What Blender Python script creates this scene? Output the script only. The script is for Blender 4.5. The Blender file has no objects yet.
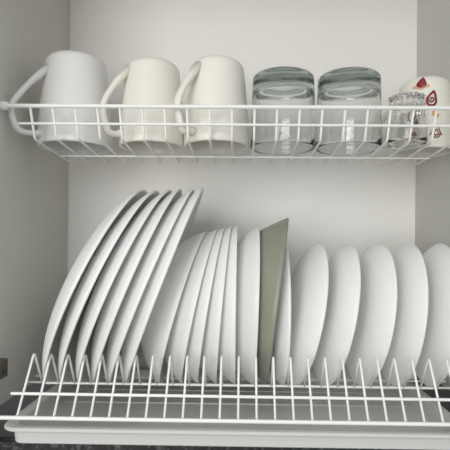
import bpy, bmesh, math, random
from mathutils import Vector, Matrix
random.seed(4)
C = bpy.context.scene.collection
PI = math.pi

# ------------------------------------------------------------------ camera
ZC = 1.55                      # eye height
TH = math.radians(0.57)        # the phone was held with a slight roll
PSI = math.radians(0.8)        # and turned slightly to the left
PX, PY = 240.7 - 450 * math.tan(PSI), 245.0   # principal point in the 450x450 frame
cam = bpy.data.cameras.new('camera')
cam.lens = 36.0; cam.sensor_width = 36.0; cam.sensor_fit = 'HORIZONTAL'
cam.shift_x = -(PX - 225) / 450; cam.shift_y = (PY - 225) / 450
cam.clip_start = 0.02
camo = bpy.data.objects.new('camera', cam); C.objects.link(camo)
camo.matrix_world = Matrix.Translation((0, 0, ZC)) @ Matrix.Rotation(PSI, 4, 'Z') @ Matrix(((math.cos(TH), -math.sin(TH), 0, 0), (0, 0, -1, 0),
                            (math.sin(TH), math.cos(TH), 0, 0), (0, 0, 0, 1)))
bpy.context.scene.camera = camo
vs = bpy.context.scene.view_settings
vs.view_transform = 'Standard'; vs.look = 'None'; vs.gamma = 1.0; vs.use_curve_mapping = False
vs.exposure = 0.16
cy = bpy.context.scene.cycles
cy.max_bounces = 20; cy.diffuse_bounces = 10; cy.glossy_bounces = 8; cy.transmission_bounces = 20; cy.transparent_max_bounces = 16

# ------------------------------------------------------------------ world and window light
w = bpy.data.worlds.new('world'); bpy.context.scene.world = w; w.use_nodes = True
nt = w.node_tree; bg = nt.nodes['Background']
geo = nt.nodes.new('ShaderNodeTexCoord'); sep = nt.nodes.new('ShaderNodeSeparateXYZ')
mp = nt.nodes.new('ShaderNodeMapRange'); mp.inputs['From Min'].default_value = -1; mp.inputs['From Max'].default_value = 1
rmp = nt.nodes.new('ShaderNodeValToRGB')
rmp.color_ramp.elements[0].position = 0.25; rmp.color_ramp.elements[0].color = (0.20, 0.20, 0.195, 1)
rmp.color_ramp.elements[1].position = 0.75; rmp.color_ramp.elements[1].color = (0.62, 0.63, 0.62, 1)
nt.links.new(geo.outputs['Generated'], sep.inputs[0]); nt.links.new(sep.outputs['Z'], mp.inputs['Value'])
nt.links.new(mp.outputs[0], rmp.inputs[0]); nt.links.new(rmp.outputs[0], bg.inputs['Color'])
bg.inputs['Strength'].default_value = 1.15

def area(name, loc, target, sx, sy, power, col):
    l = bpy.data.lights.new(name, 'AREA'); l.shape = 'RECTANGLE'; l.size = sx; l.size_y = sy
    l.energy = power; l.color = col
    o = bpy.data.objects.new(name, l); C.objects.link(o); o.location = loc
    o.rotation_euler = (Vector(target) - Vector(loc)).to_track_quat('-Z', 'Y').to_euler()
    return o
area('window_daylight', (-0.62, -1.45, 1.70), (0.0, 0.65, 1.6), 1.1, 1.3, 23, (1.0, 0.985, 0.955))

# ------------------------------------------------------------------ materials
def mat(name, col, rough=0.5, bump=0.0, bscale=200, spec=0.5, coat=0.0, var=0.0, vscale=6):
    m = bpy.data.materials.new(name); m.use_nodes = True
    n = m.node_tree; b = n.nodes['Principled BSDF']
    b.inputs['Base Color'].default_value = (*col, 1); b.inputs['Roughness'].default_value = rough
    b.inputs['Specular IOR Level'].default_value = spec; b.inputs['Coat Weight'].default_value = coat
    tc = n.nodes.new('ShaderNodeTexCoord')
    if var:
        nz = n.nodes.new('ShaderNodeTexNoise'); nz.inputs['Scale'].default_value = vscale
        r = n.nodes.new('ShaderNodeValToRGB')
        r.color_ramp.elements[0].position = .3; r.color_ramp.elements[1].position = .7
        r.color_ramp.elements[0].color = (*[c * (1 - var) for c in col], 1)
        r.color_ramp.elements[1].color = (*[min(1, c * (1 + var)) for c in col], 1)
        n.links.new(tc.outputs['Object'], nz.inputs['Vector']); n.links.new(nz.outputs['Fac'], r.inputs[0])
        n.links.new(r.outputs[0], b.inputs['Base Color'])
    if bump:
        nz = n.nodes.new('ShaderNodeTexNoise'); nz.inputs['Scale'].default_value = bscale
        bp = n.nodes.new('ShaderNodeBump'); bp.inputs['Strength'].default_value = bump; bp.inputs['Distance'].default_value = 0.001
        n.links.new(tc.outputs['Object'], nz.inputs['Vector']); n.links.new(nz.outputs['Fac'], bp.inputs['Height'])
        n.links.new(bp.outputs[0], b.inputs['Normal'])
    return m
def glass(name, col, absorb=0, rough=0.0):
    m = bpy.data.materials.new(name); m.use_nodes = True
    b = m.node_tree.nodes['Principled BSDF']
    b.inputs['Base Color'].default_value = (*col, 1); b.inputs['Roughness'].default_value = rough
    b.inputs['Transmission Weight'].default_value = 1.0; b.inputs['IOR'].default_value = 1.5
    if absorb:
        v = m.node_tree.nodes.new('ShaderNodeVolumeAbsorption')
        v.inputs['Color'].default_value = (0.46, 0.54, 0.53, 1); v.inputs['Density'].default_value = absorb
        m.node_tree.links.new(v.outputs[0], m.node_tree.nodes['Material Output'].inputs['Volume'])
    return m
M = {}
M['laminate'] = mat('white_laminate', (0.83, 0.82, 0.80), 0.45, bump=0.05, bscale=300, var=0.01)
M['side_laminate'] = mat('darker_side_laminate', (0.60, 0.595, 0.56), 0.5, bump=0.05, bscale=300, var=0.01)  # side panels toned darker and warmer than the back panel
M['wire'] = mat('white_coated_wire', (0.86, 0.86, 0.84), 0.3, bump=0.08, bscale=150)
M['porcelain'] = mat('white_porcelain', (0.85, 0.86, 0.855), 0.38, spec=0.35, var=0.006)
_b = M['porcelain'].node_tree.nodes['Principled BSDF']
_b.inputs['Subsurface Weight'].default_value = 0.6; _b.inputs['Subsurface Scale'].default_value = 0.006; _b.inputs['Subsurface Radius'].default_value = (1, 1, 1)
M['mug_white'] = mat('white_stoneware', (0.74, 0.735, 0.725), 0.3, bump=0.06, bscale=30, var=0.015, vscale=20)
M['mug_cream'] = mat('cream_stoneware', (0.80, 0.785, 0.72), 0.3, bump=0.06, bscale=30, var=0.015, vscale=20)
M['sage'] = mat('sage_green_glaze', (0.265, 0.28, 0.22), 0.4, bump=0.1, bscale=60, var=0.05, vscale=25)
M['tray'] = mat('grey_plastic', (0.64, 0.645, 0.63), 0.35, bump=0.04, bscale=120)
M['wood'] = mat('brown_wood', (0.10, 0.082, 0.062), 0.5, var=0.3, vscale=60)
M['dark_metal'] = mat('dark_metal', (0.03, 0.03, 0.03), 0.4)
M['red'] = mat('dark_red_print', (0.22, 0.008, 0.02), 0.35)
M['orange'] = mat('orange_print', (0.75, 0.30, 0.14), 0.4)
M['ochre'] = mat('ochre_print', (0.62, 0.36, 0.07), 0.4)
M['glass'] = glass('grey_tinted_glass', (0.97, 0.98, 0.98), 16)
M['clear'] = glass('clear_glass', (0.97, 0.975, 0.97))
def granite():
    m = bpy.data.materials.new('dark_granite'); m.use_nodes = True
    n = m.node_tree; b = n.nodes['Principled BSDF']; b.inputs['Roughness'].default_value = 0.35
    tc = n.nodes.new('ShaderNodeTexCoord'); nz = n.nodes.new('ShaderNodeTexNoise')
    nz.inputs['Scale'].default_value = 75; nz.inputs['Detail'].default_value = 8; nz.inputs['Roughness'].default_value = .65; nz.inputs['Distortion'].default_value = 1.2
    r = n.nodes.new('ShaderNodeValToRGB'); e = r.color_ramp.elements
    e[0].position = .35; e[0].color = (0.010, 0.011, 0.012, 1); e[1].position = .75; e[1].color = (0.24, 0.24, 0.245, 1)
    x = r.color_ramp.elements.new(.52); x.color = (0.032, 0.034, 0.037, 1)
    n.links.new(tc.outputs['Object'], nz.inputs['Vector']); n.links.new(nz.outputs['Fac'], r.inputs[0]); n.links.new(r.outputs[0], b.inputs['Base Color'])
    return m
M['granite'] = granite()
M['slate'] = mat('charcoal_stone', (0.030, 0.034, 0.036), 0.5, var=0.08, vscale=40)

# ------------------------------------------------------------------ helpers
def P(px, py, Y):
    """point at depth Y seen at a pixel of the 450x450 frame"""
    dx, dy = px - PX, py - PY
    x = dx * math.cos(TH) + dy * math.sin(TH)
    y = -dx * math.sin(TH) + dy * math.cos(TH)
    d = Matrix.Rotation(PSI, 3, 'Z') @ Vector((x / 450, 1, -y / 450))
    d *= Y / d.y
    return Vector((d.x, d.y, ZC + d.z))

def obj(name, bm, m, parent=None, smooth=True):
    me = bpy.data.meshes.new(name)
    bmesh.ops.recalc_face_normals(bm, faces=bm.faces)
    bm.to_mesh(me); bm.free()
    for p in me.polygons: p.use_smooth = smooth
    o = bpy.data.objects.new(name, me); C.objects.link(o)
    me.materials.append(m)
    if parent: o.parent = parent
    return o
def tag(o, label, cat, group=None):
    o['label'] = label; o['category'] = cat
    if group: o['group'] = group
    return o
def thing(name, label, cat, loc=(0, 0, 0), rotz=0, group=None):
    o = bpy.data.objects.new(name, None); C.objects.link(o)
    o.empty_display_size = 0.02
    o.location = loc; o.rotation_euler = (0, 0, rotz)
    return tag(o, label, cat, group)
def copy_tree(o, parent=None):
    c = o.copy(); C.objects.link(c)
    if parent: c.parent = parent
    for ch in list(o.children): copy_tree(ch, c)
    return c
def box(bm, lo, hi, bevel=0.0):
    v = [bm.verts.new((x, y, z)) for x in (lo[0], hi[0]) for y in (lo[1], hi[1]) for z in (lo[2], hi[2])]
    fs = [bm.faces.new([v[i] for i in f]) for f in ((0,1,3,2),(4,6,7,5),(0,4,5,1),(2,3,7,6),(0,2,6,4),(1,5,7,3))]
    if bevel:
        es = list({e for f in fs for e in f.edges})
        bmesh.ops.bevel(bm, geom=es, offset=bevel, segments=2, affect='EDGES', profile=0.5)
    return bm
def fillet(pts, rad, n=6):
    pts = [Vector(p) for p in pts]; out = [pts[0]]
    for i in range(1, len(pts) - 1):
        a, b, c = pts[i-1], pts[i], pts[i+1]
        d1, d2 = (a - b), (c - b)
        r = min(rad, d1.length * .48, d2.length * .48)
        p1, p2 = b + d1.normalized() * r, b + d2.normalized() * r
        for k in range(n + 1):
            t = k / n
            out.append(p1 * (1-t)**2 + b * 2*t*(1-t) + p2 * t*t)
    out.append(pts[-1]); return out
def tube(bm, pts, r, segs=10, sx=1.0, closed=False, radii=None):
    pts = [Vector(p) for p in pts]; rings = []
    t0 = (pts[1] - pts[0]).normalized()
    ref = Vector((0, 0, 1)) if abs(t0.z) < .9 else Vector((1, 0, 0))
    nrm = (ref - t0 * ref.dot(t0)).normalized()
    for i, p in enumerate(pts):
        t = (pts[min(i+1, len(pts)-1)] - pts[max(i-1, 0)]).normalized()
        nrm = (nrm - t * nrm.dot(t)).normalized(); bn = t.cross(nrm)
        rr = radii[i] if radii else r
        rings.append([bm.verts.new(p + nrm * rr * math.cos(2*PI*k/segs) + bn * rr * sx * math.sin(2*PI*k/segs)) for k in range(segs)])
    for a, b in zip(rings, rings[1:]):
        for k in range(segs): bm.faces.new((a[k], a[(k+1) % segs], b[(k+1) % segs], b[k]))
    bm.faces.new(rings[0][::-1]); bm.faces.new(rings[-1])
    return bm
def lathe(bm, prof, segs=72, ripple=None):
    rings = []
    for (r, z) in prof:
        if r < 1e-6: rings.append([bm.verts.new((0, 0, z))])
        else:
            rings.append([bm.verts.new(((r + (ripple(k/segs, r, z) if ripple else 0)) * math.cos(2*PI*k/segs),
                                        (r + (ripple(k/segs, r, z) if ripple else 0)) * math.sin(2*PI*k/segs), z)) for k in range(segs)])
    for a, b in zip(rings, rings[1:]):
        for k in range(segs):
            k2 = (k + 1) % segs
            if len(a) == 1 and len(b) == 1: continue
            if len(a) == 1: bm.faces.new((a[0], b[k], b[k2]))
            elif len(b) == 1: bm.faces.new((a[k], b[0], a[k2]))
            else: bm.faces.new((a[k], a[k2], b[k2], b[k]))
    return bm
def arc(cx, cz, r, a0, a1, n):
    return [(cx + r*math.cos(math.radians(a0+(a1-a0)*i/n)), cz + r*math.sin(math.radians(a0+(a1-a0)*i/n))) for i in range(n+1)]

# ------------------------------------------------------------------ cabinet and what is beneath it
XW, YB, YFR = 0.2815, 0.73, 0.40
ZB, ZT = ZC - 0.192, ZC + 0.42
cab = thing('dish_cabinet', 'white laminate wall cabinet with open bottom that holds both dish racks', 'cabinet', (0, YB, ZB))
def cpart(name, lo, hi, bev=0.0008):
    bm = box(bmesh.new(), lo, hi, bev)
    bmesh.ops.translate(bm, verts=bm.verts, vec=(0, -YB, -ZB))
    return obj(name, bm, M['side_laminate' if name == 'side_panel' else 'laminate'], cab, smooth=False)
cpart('back_panel', (-XW, YB, ZB - 0.022), (XW, YB + 0.008, ZT))
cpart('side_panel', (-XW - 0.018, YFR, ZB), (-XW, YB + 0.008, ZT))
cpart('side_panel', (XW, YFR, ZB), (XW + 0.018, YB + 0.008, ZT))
cpart('top_panel', (-XW - 0.018, YFR, ZT), (XW + 0.018, YB + 0.008, ZT + 0.018))
cpart('corner_strip', (-XW, YB - 0.0015, ZB), (-XW + 0.0014, YB, ZT), 0.0003)

def struct(name, lo, hi, m):
    o = obj(name, box(bmesh.new(), lo, hi, 0.001), m, smooth=False); o['kind'] = 'structure'; return o
struct('wall_back', (-1.2, YB + 0.010, 0.0), (1.2, YB + 0.06, 2.4), M['slate'])
struct('trim_2', (-1.19, YB - 0.010, 0.9005), (1.19, YB + 0.0095, ZC - 0.322), M['granite'])
struct('trim_1', (-1.19, 0.14, 0.87), (1.19, YB + 0.0095, 0.90), M['granite'])

# brown block on the left side panel near its front
blk = thing('wooden_block', 'small brown wooden block fixed low on the left cabinet side near the front', 'block', (-XW + 0.0002, 0.49, ZC - 0.145))
bm = box(bmesh.new(), (0, -0.03, -0.0105), (0.011, 0.032, 0.0105), 0.001); obj('body', bm, M['wood'], blk, smooth=False)
bm = bmesh.new(); tube(bm, [(0.0105, 0.022, -0.003), (0.0118, 0.022, -0.003)], 0.0022, 12); obj('screw', bm, M['dark_metal'], blk)

# ------------------------------------------------------------------ drip tray
tray = thing('drip_tray', 'wide shallow grey plastic drip tray beneath the lower dish rack', 'tray', (0, 0.5415, ZC - 0.2125))
def rrect(x0, x1, y0, y1, r, n=6):
    out = []
    for cx, cy, a in ((x1-r, y1-r, 0), (x0+r, y1-r, 90), (x0+r, y0+r, 180), (x1-r, y0+r, 270)):
        for i in range(n+1):
            t = math.radians(a + 90*i/n); out.append((cx + r*math.cos(t), cy + r*math.sin(t)))
    return out
def loft(bm, loops, cap0=True, cap1=True):
    rs = [[bm.verts.new(p) for p in l] for l in loops]
    for a, b in zip(rs, rs[1:]):
        for k in range(len(a)): bm.faces.new((a[k], a[(k+1) % len(a)], b[(k+1) % len(a)], b[k]))
    if cap0: bm.faces.new(rs[0][::-1])
    if cap1: bm.faces.new(rs[-1])
    return bm
TX0, TX1, TY0, TY1 = -0.2505, 0.246, -0.079, 0.160
def ring(ins, z, r): return [(x, y, z) for x, y in rrect(TX0+ins, TX1-ins, TY0+ins, TY1-ins, r)]
bm = loft(bmesh.new(), [ring(0.0115, 0.0, .010), ring(0.0100, 0.0012, .011), ring(0.0085, 0.0155, .013), ring(0.0015, 0.0160, .018), ring(0.0, 0.0172, .019),
                        ring(0.0, 0.0192, .019), ring(0.001, 0.0204, .019), ring(0.005, 0.0208, .017), ring(0.0115, 0.0195, .014), ring(0.0150, 0.0060, .012), ring(0.017, 0.0045, .011)])
obj('pan', bm, M['tray'], tray, smooth=False)
for ry, rr in ((0.046, 0.0013), (0.098, 0.0010)):  # added strips: nearer imitates the rail's reflection, farther a tray edge line
    bm = bmesh.new(); tube(bm, [(TX0 + 0.022, ry, 0.0049), (TX1 - 0.022, ry, 0.0049)], rr, 8); obj('reflection_edge_line', bm, M['tray'], tray)

# ------------------------------------------------------------------ lower rack
low = thing('dish_rack', 'white wire plate rack with upright loops holding the plates and bowls', 'dish rack', (0, 0, ZC - 0.20))
def lp(y, z): return Vector((0, y, z + 0.20))      # z relative to the eye
NW, X0, PW = 26, -0.2244, 0.01863
wprof = fillet([lp(0.4520, -0.1758), lp(0.4885, -0.1194), lp(0.5100, -0.1592)], 0.0055)
bm = tube(bmesh.new(), wprof, 0.00126, 10); w0 = obj('wire', bm, M['wire'], low); w0.location.x = X0
for i in range(1, NW):
    c = w0.copy(); C.objects.link(c); c.location.x = X0 + i * PW
def rail(parent, x0, x1, y, z, r):
    bm = tube(bmesh.new(), [(x0, y, z), (x0 + .001, y, z), (x1 - .001, y, z), (x1, y, z)], r, 12)
    return obj('rail', bm, M['wire'], parent)
rail(low, -0.2795, 0.2795, 0.4502, 0.20 - 0.1763, 0.0021)
rail(low, -0.2365, 0.2560, 0.4632, 0.20 - 0.1561, 0.0016)
rail(low, -0.2200, 0.2180, 0.5100, 0.20 - 0.1592, 0.0013)
rail(low, -0.2795, 0.2795, 0.5860, 0.20 - 0.1822, 0.0016)
rail(low, -0.2795, 0.2795, 0.6140, 0.20 - 0.1822, 0.0016)
rail(low, -0.2795, 0.2795, 0.6950, 0.20 - 0.1700, 0.0021)

# ------------------------------------------------------------------ upper basket
up = thing('cup_rack', 'white wire basket above the plates holding mugs and glasses', 'dish rack', (0, 0, ZC + 0.12))
def ub(y, z): return Vector((0, y * 0.98, z * 0.98 - 0.12))
uprof = fillet([ub(0.5275, 0.1605), ub(0.5405, 0.1255), ub(0.653, 0.1190), ub(0.659, 0.1275)], 0.004)
UX0, UP = -0.2450, 0.02595
bm = tube(bmesh.new(), uprof, 0.0015, 10); u0 = obj('wire', bm, M['wire'], up); u0.location.x = UX0
for i in range(1, 20):
    c = u0.copy(); C.objects.link(c); c.location.x = UX0 + i * UP
rail(up, -0.2750, 0.2750, 0.5265 * .98, 0.0383, 0.0024)
rail(up, -0.2610, 0.2630, 0.5330 * .98, 0.0196, 0.0016)
rail(up, -0.2440, 0.2490, 0.6120 * .98, -0.0027, 0.0014)
for s in (-1, 1):
    bm = bmesh.new(); tube(bm, [(s*0.2810, 0.5160, 0.0383), (s*0.2700, 0.5160, 0.0383)], 0.0048, 16)
    obj('end_clip', bm, M['wire'], up)

# ------------------------------------------------------------------ dishes
def coupe(R, d, rb, t, flare=72, n=14):
    out = [(0, 0), (rb*.5, 0)]
    s1, c1 = math.sin(math.radians(flare)), 1 - math.cos(math.radians(flare))
    out += [(rb + (R-rb)*math.sin(math.radians(flare*i/n))/s1, d*(1-math.cos(math.radians(flare*i/n)))/c1) for i in range(n+1)]
    inn = [(rb*.97 + (R-t-rb*.97)*math.sin(math.radians(flare*i/n))/s1, t + (d-t)*(1-math.cos(math.radians(flare*i/n)))/c1) for i in range(n+1)]
    rim = [(R - t*.18, d + t*.35), (R - t*.5, d + t*.48), (R - t*.82, d + t*.35)]
    return out + rim + inn[::-1] + [(rb*.5, t), (0, t)]
def frustum(R, d, rb, t):
    out = [(0, 0), (rb*.6, 0), (rb-.006, 0), (rb-.002, .0012), (rb, .004)]
    out += [(rb + (R-rb)*(i/8)**.92, .004 + (d-.004)*i/8) for i in range(1, 9)]
    rim = [(R - t*.18, d + t*.35), (R - t*.5, d + t*.48), (R - t*.82, d + t*.35)]
    inn = [(rb - t + (R-rb)*(i/8)**.92, t + .003 + (d-t-.003)*i/8) for i in range(9)]
    return out + rim + inn[::-1] + [(rb-t-.006, t), (0, t)]
def mesh_of(name, prof, m, segs=96):
    o = obj(name, lathe(bmesh.new(), prof, segs), m); return o
def place(o, top, bot, yc, d, R, yaw=0.0, low=-0.1799):
    sc = o.scale.x
    a, b = P(*top, yc), P(*bot, yc)
    u = (a - b); cen = (a + b) / 2; u.normalize()
    cen = b + u * R                               # the rim stands on its lowest point
    ax = Vector((u.z, 0, -u.x))
    ax = (ax * math.cos(math.radians(yaw)) + Vector((0, 1, 0)) * math.sin(math.radians(yaw))).normalized()
    x = u; y = ax.cross(x)
    o.matrix_world = Matrix.Translation(cen - ax * d) @ Matrix((x, y, ax)).transposed().to_4x4() @ Matrix.Scale(sc, 4)
    lowest = min((o.matrix_world @ v.co).z for v in o.data.vertices)
    o.location.z += ZC + low - lowest          # stand it on the floor wires of the rack

# six large plates on the left
PL = dict(R=0.1385, d=0.0265)
proto = mesh_of('dinner_plate', coupe(PL['R'], PL['d'], 0.055, 0.0032, 56), M['porcelain'])
big = [((147.5, 189), (58.7, 383), 3.5, 'large white plate leaning in the rack, leftmost, nearest the left cabinet side'),
       ((160.5, 189), (72.6, 383), 3.3, 'large white leaning plate, second from the left cabinet side'),
       ((173, 189), (88, 383), 3.3, 'large white leaning plate, third from the left cabinet side'),
       ((182, 190), (101, 383), 4.5, 'large white leaning plate, fourth from the left cabinet side'),
       ((195.5, 189), (114.5, 384), 4.7, 'large white leaning plate, fifth from the left, just left of the last one'),
       ((205, 187), (129, 384), 5, 'large white leaning plate, rightmost of the large ones, next to the bowls')]
for i, (t, b, yw, lab) in enumerate(big):
    o = proto if i == 0 else copy_tree(proto)
    o.scale = ((0.99, 0.984, 0.982, 0.982, 0.978, 0.978)[i],) * 3      # not quite one size
    place(o, t, b, 0.591, PL['d'] * o.scale.x, PL['R'] * o.scale.x, yw, -0.1785); tag(o, lab, 'plate', 'large white plates on the left of the rack')

# nested bowls
BR, BD = 0.1025, 0.046
bproto = mesh_of('pasta_bowl', coupe(BR, BD, 0.028, 0.0020, 52), M['porcelain'])
bowls = [((206.8, 232), (163, 381), 'white bowl with its whole rounded side in view, leftmost of the nested bowls'),
         ((217.1, 231), (184, 381), 'white nested bowl, second from the left, just right of the fully rounded one'),
         ((224.4, 229), (199.3, 382), 'white nested bowl, third from the left in the row of bowls'),
         ((231, 228), (217, 382), 'white nested bowl, fourth from the left in the row of bowls'),
         ((237, 226), (235, 383), 'white nested bowl standing upright, fifth from the left, left of the wider gap'),
         ((258, 228), (252, 384), 'white bowl directly left of the sage green bowl')]
for i, (t, b, lab) in enumerate(bowls):
    o = bproto if i == 0 else copy_tree(bproto)
    place(o, t, b, 0.596, BD, BR, 0); tag(o, lab, 'bowl', 'white bowls nested in the middle of the rack')

g = mesh_of('serving_bowl', frustum(0.1092, 0.040, 0.086, 0.0040), M['sage'])
place(g, (288, 217), (266, 383), 0.600, 0.040, 0.1092, -5)
tag(g, 'sage green straight-sided bowl, the only green dish in the rack', 'bowl')

# small plates on the right
SR, SD = 0.0930, 0.020
sproto = mesh_of('dessert_plate', coupe(SR, SD, 0.050, 0.0038, 62), M['porcelain'])
small = [((283.5, 246), (280.5, 386), 0, 'small white plate half hidden directly right of the green bowl'),
         ((320, 243), (291, 386), 3.5, 'small white plate, second right of the green bowl, its left edge in shade'),
         ((350, 243), (321, 386), 1.5, 'small white plate, third right of the green bowl'),
         ((380.5, 241), (356, 387), 1.5, 'small white plate, third from the right cabinet side'),
         ((410, 242), (390, 388), -2.5, 'small white plate, second from the right cabinet side'),
         ((441, 242), (424, 389), -4.5, 'small white plate, rightmost, nearest the right cabinet side')]
for i, (t, b, yw, lab) in enumerate(small):
    o = sproto if i == 0 else copy_tree(sproto)
    place(o, t, b, 0.594, SD, SR, yw); tag(o, lab, 'plate', 'small white plates on the right of the rack')

# ------------------------------------------------------------------ mugs, upside down on the basket floor
ZR = ZC + 0.1252          # height of the rims on the wires
def mug_profile(R, Rb, h, t=0.004, rc=0.012):
    """upside down: rim at z=0, base at z=h"""
    out = [(R - t*.5, 0.0), (R - t*.12, t*.2), (R, t*.6)]
    n = 14
    for i in range(1, n + 1):
        s = i / n
        out.append((R + (Rb - R) * s**1.35, t*.6 + (h - rc - t*.6) * s))
    out += arc(Rb - rc, h - rc, rc, 8, 90, 6)
    out += [(Rb*.55, h), (Rb*.5, h - .0012), (0, h - .0012)]
    inn = [(R - t + (Rb - R) * (i/n)**1.35, t*.6 + (h - rc - t*.6) * i/n) for i in range(n + 1)]
    top = arc(Rb - rc - .001, h - rc - .001, rc - t + .001, 0, 90, 5)
    return [(0, h - t - .001)] + top[::-1] + inn[::-1][1:] + [(R - t*.88, t*.2)] + out
def make_mug(label, m, R, Rb, h, center, rot, hpts, hr, group=None, name='coffee_mug', zr=ZR, ripple=None):
    t = thing(name, label, 'mug', (center[0], center[1], zr), rot, group)
    bm = lathe(bmesh.new(), mug_profile(R, Rb, h), 240 if ripple else 96, ripple); obj('body', bm, m, t)
    path = fillet([(-x, 0, z) for x, z in hpts], 0.02, 8)
    rad = []
    for i in range(len(path)):
        s = abs(i/(len(path)-1) - .5) * 2
        rad.append(hr * (1 + .35 * max(0, s - .75) * 4))
    bm = tube(bmesh.new(), path, hr, 14, sx=1.35, radii=rad); obj('handle', bm, m, t)
    return t
def cpx(px, Y): return tuple(P(px, 110, Y)[:2])
make_mug('large plain white mug upside down at the left end of the basket', M['mug_white'], 0.0475, 0.0390, 0.1175,
         cpx(76.2, .592), math.radians(47), [(0.036, 0.098), (0.062, 0.070), (0.0850, 0.036), (0.074, 0.009), (0.055, 0.010), (0.044, 0.012)], 0.0036)
HP = [(0.032, 0.097), (0.056, 0.066), (0.069, 0.040), (0.059, 0.011), (0.050, 0.010), (0.039, 0.014)]
mg = make_mug('cream mug upside down in the middle of the three mugs, handle to the left', M['mug_cream'], 0.0420, 0.0350, 0.1085,
              cpx(152.5, .585), math.radians(38), HP, 0.0038, 'cream mugs on the cup rack')
m3 = copy_tree(mg); m3.location = (*cpx(216.8, .579), ZR); m3.rotation_euler = (0, 0, math.radians(49))
m3['label'] = 'cream mug upside down directly left of the glass tumblers, handle turned forward'

# mug with the printed motifs at the right end
HR, HRB, HH = 0.0375, 0.0325, 0.0950
hm = make_mug('cream mug with dark red printed drops, upside down at the right end of the basket', M['mug_cream'], HR, HRB, HH,
              cpx(424, .605), math.radians(-35), [(0.028, 0.078), (0.054, 0.056), (0.062, 0.036), (0.052, 0.015), (0.044, 0.014), (0.035, 0.018)], 0.0034, ripple=lambda u, r, z: 0.00022 * math.cos(2*PI*u*48) * min(1, max(0, (HH - .012 - z) / .01)))
hrot = math.radians(-35)
def on_mug(px, py):
    """angle and height on the mug wall for a spot of the print"""
    x = (px - 424) / 450 * 0.5625; h = 0.0
    for _ in range(6):
        s = min(1, max(0, h / HH)); r = HR + (HRB - HR) * s**1.35
        ph = math.asin(max(-.98, min(.98, x / r)))
        y = 0.605 - r * math.cos(ph)
        h = (P(px, py, y).z - ZR); x = P(px, py, y).x - cpx(424, .605)[0]
    return ph, h
def wrap(ph, h, off):
    s = min(1, max(0, h / HH)); r = HR + (HRB - HR) * s**1.35 + off
    a = ph - PI/2 - hrot
    return Vector((r * math.cos(a), r * math.sin(a), h))
def motif(name, cx, cy, polys, m):
    """polys in pixels about a centre; each a fan of small faces laid on the mug wall"""
    bm = bmesh.new(); ph0, h0 = on_mug(cx, cy); k = 0.5625 / 450
    for poly in polys:
        n = len(poly); mx = sum(p[0] for p in poly) / n; my = sum(p[1] for p in poly) / n
        def V(x, y): return bm.verts.new(wrap(ph0 + x * k / HR / max(.35, math.cos(ph0)) , h0 - y * k, 0.00035))
        c = V(mx, my); mid = [V(mx + (p[0]-mx)*.5, my + (p[1]-my)*.5) for p in poly]; out = [V(*p) for p in poly]
        for i in range(n):
            j = (i + 1) % n
            bm.faces.new((c, mid[i], mid[j])); bm.faces.new((mid[i], out[i], out[j], mid[j]))
    o = obj(name, bm, m, hm)
    so = o.modifiers.new('thickness', 'SOLIDIFY'); so.thickness = 0.0003; so.offset = 0
    return o
def drop(wd, ht, tip=0.3, n=28):
    pts = []
    for i in range(n):
        t = 2*PI*i/n; s = math.sin(t/2)
        x = wd/2 * math.sin(t) * s**1.2; y = -ht/2 * math.cos(t)
        pts.append((x + tip * max(0, -y) , y))
    return pts
def strip(path, wd):
    out = []
    for a, b in zip(path, path[1:]):
        dx, dy = b[0]-a[0], b[1]-a[1]; L = math.hypot(dx, dy) or 1; nx, ny = -dy/L*wd/2, dx/L*wd/2
        out.append([(a[0]+nx, a[1]+ny), (a[0]-nx, a[1]-ny), (b[0]-nx, b[1]-ny), (b[0]+nx, b[1]+ny)])
    return out
def loop(p): return p + [p[0]]
def fringe(w, y0, n, up=0.35, ln=2.6):
    return [q for i in range(n) for x in [(-w/2 + w*i/(n-1))] for q in strip([(x*.75, y0 - abs(x)*up), (x, y0 + ln - abs(x)*up)], .9)]
motif('red_drop', 421.5, 82.5, [drop(13, 11, .3)], M['red'])
motif('orange_fringe', 421, 86.5, fringe(16, 1, 9), M['orange'])
sp = [(0.42*a * math.cos(a*1.0 + .5), 0.42*a * math.sin(a*1.0 + .5)) for a in [1.0 + .42*i for i in range(22)]]
motif('spiral_drop', 431.5, 98, strip(loop(drop(13, 15, .35)), 2.2) + strip([(x*.95, y*.9 + 1.2) for x, y in sp if math.hypot(x, y) < 4.6], 1.5), M['red'])
motif('ochre_dots', 435, 114, [[(-3, -3), (.5, -3), (.5, 1.5), (-3, 1.5)], [(1.5, -.5), (4, -.5), (4, 3), (1.5, 3)]], M['ochre'])
motif('red_scroll', 436, 131, strip(loop(drop(12, 13, .1)), 1.0) + strip(loop([(x*.5, y*.5 + 1) for x, y in drop(12, 12, .1)]), 1.0) + fringe(13, 4, 6, .3, 2), M['red'])
motif('red_oval', 412.5, 114, strip(loop([(3.2*math.cos(t*PI/9), 7*math.sin(t*PI/9)) for t in range(18)]), 1.5), M['red'])
motif('red_drop', 418, 122, [drop(6, 7, .2)], M['red'])
motif('red_drop', 414.5, 136, [drop(10, 10, .1)], M['red'])
motif('orange_fringe', 414.5, 140, fringe(13, 0, 7, .3, 3), M['orange'])

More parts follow.
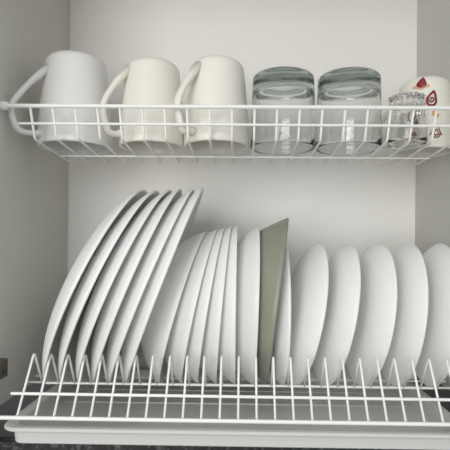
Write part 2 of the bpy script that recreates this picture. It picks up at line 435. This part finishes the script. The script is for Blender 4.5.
# ------------------------------------------------------------------ glasses
def tumbler_profile(R, Rb, h, t=0.0026, base=0.017):
    """upside down: rim at z=0, thick base on top"""
    out = [(R - t*.5, 0), (R - t*.1, t*.2), (R, t*.6)] + [(R + (Rb-R)*(i/8), t*.6 + (h-.006-t*.6)*i/8) for i in range(1, 9)]
    out += arc(Rb - .005, h - .005, .005, 12, 90, 5) + [(Rb*.72, h), (Rb*.66, h-.0015), (Rb*.3, h-.0028), (0, h-.003)]
    hi = h - base
    inn = [(R - t + (Rb-R)*(i/8)*1.05, t*.6 + (hi-.010-t*.6)*i/8) for i in range(9)]
    ri = inn[-1][0]
    dome = [(ri*math.cos(math.radians(a))**.45, hi-.010 + .010*math.sin(math.radians(a))) for a in (10, 20, 30, 40, 50, 60, 70, 80, 86)] + [(0, hi)]
    return [p for p in dome[::-1]] + inn[::-1] + [(R - t*.9, t*.2)] + out
tb = obj('glass_tumbler', lathe(bmesh.new(), tumbler_profile(0.0418, 0.0398, 0.0925), 96), M['glass'])
tb.location = (*cpx(283, .583), ZR)
tag(tb, 'clear heavy-bottomed glass tumbler upside down beside the cream mugs', 'glass', 'glass tumblers on the cup rack')
t2 = tb.copy(); C.objects.link(t2); t2.location = (*cpx(348.5, .583), ZR)
t2['label'] = 'clear heavy-bottomed glass tumbler upside down, the right one, next to the small cut glass'
def cut(u, r, z):
    return -0.0011 * (0.5 - 0.5*math.cos(2*PI*u*14)) if (0.036 < z < 0.052 and r > 0.017) else 0.0
def small_profile():
    R, Rb, h, t = 0.0245, 0.0205, 0.0590, 0.0022
    out = [(R - t*.5, 0), (R, t*.5)] + [(R + (Rb-R)*(i/12), t*.5 + (h-.004-t*.5)*i/12) for i in range(1, 13)]
    out += arc(Rb - .003, h - .003, .003, 12, 90, 4) + [(Rb*.6, h), (Rb*.5, h-.002), (0, h-.002)]
    inn = [(R - t + (Rb-R)*(i/8), t*.5 + (h-.016-t*.5)*i/8) for i in range(9)]
    return [(0, h-.012), (inn[-1][0]*.7, h-.0125)] + inn[::-1] + out
sg = thing('cut_glass', 'small clear cut glass upside down in front of the mug with red drops', 'glass', (*cpx(406.5, .556), ZR))
obj('body', lathe(bmesh.new(), small_profile(), 112, cut), M['clear'], sg)
bm = bmesh.new()
for k in range(14):
    a = 2*PI*k/14
    bmesh.ops.create_icosphere(bm, subdivisions=2, radius=0.0022, matrix=Matrix.Translation((0.0203*math.cos(a), 0.0203*math.sin(a), 0.0565)))
obj('beaded_ring', bm, M['clear'], sg)
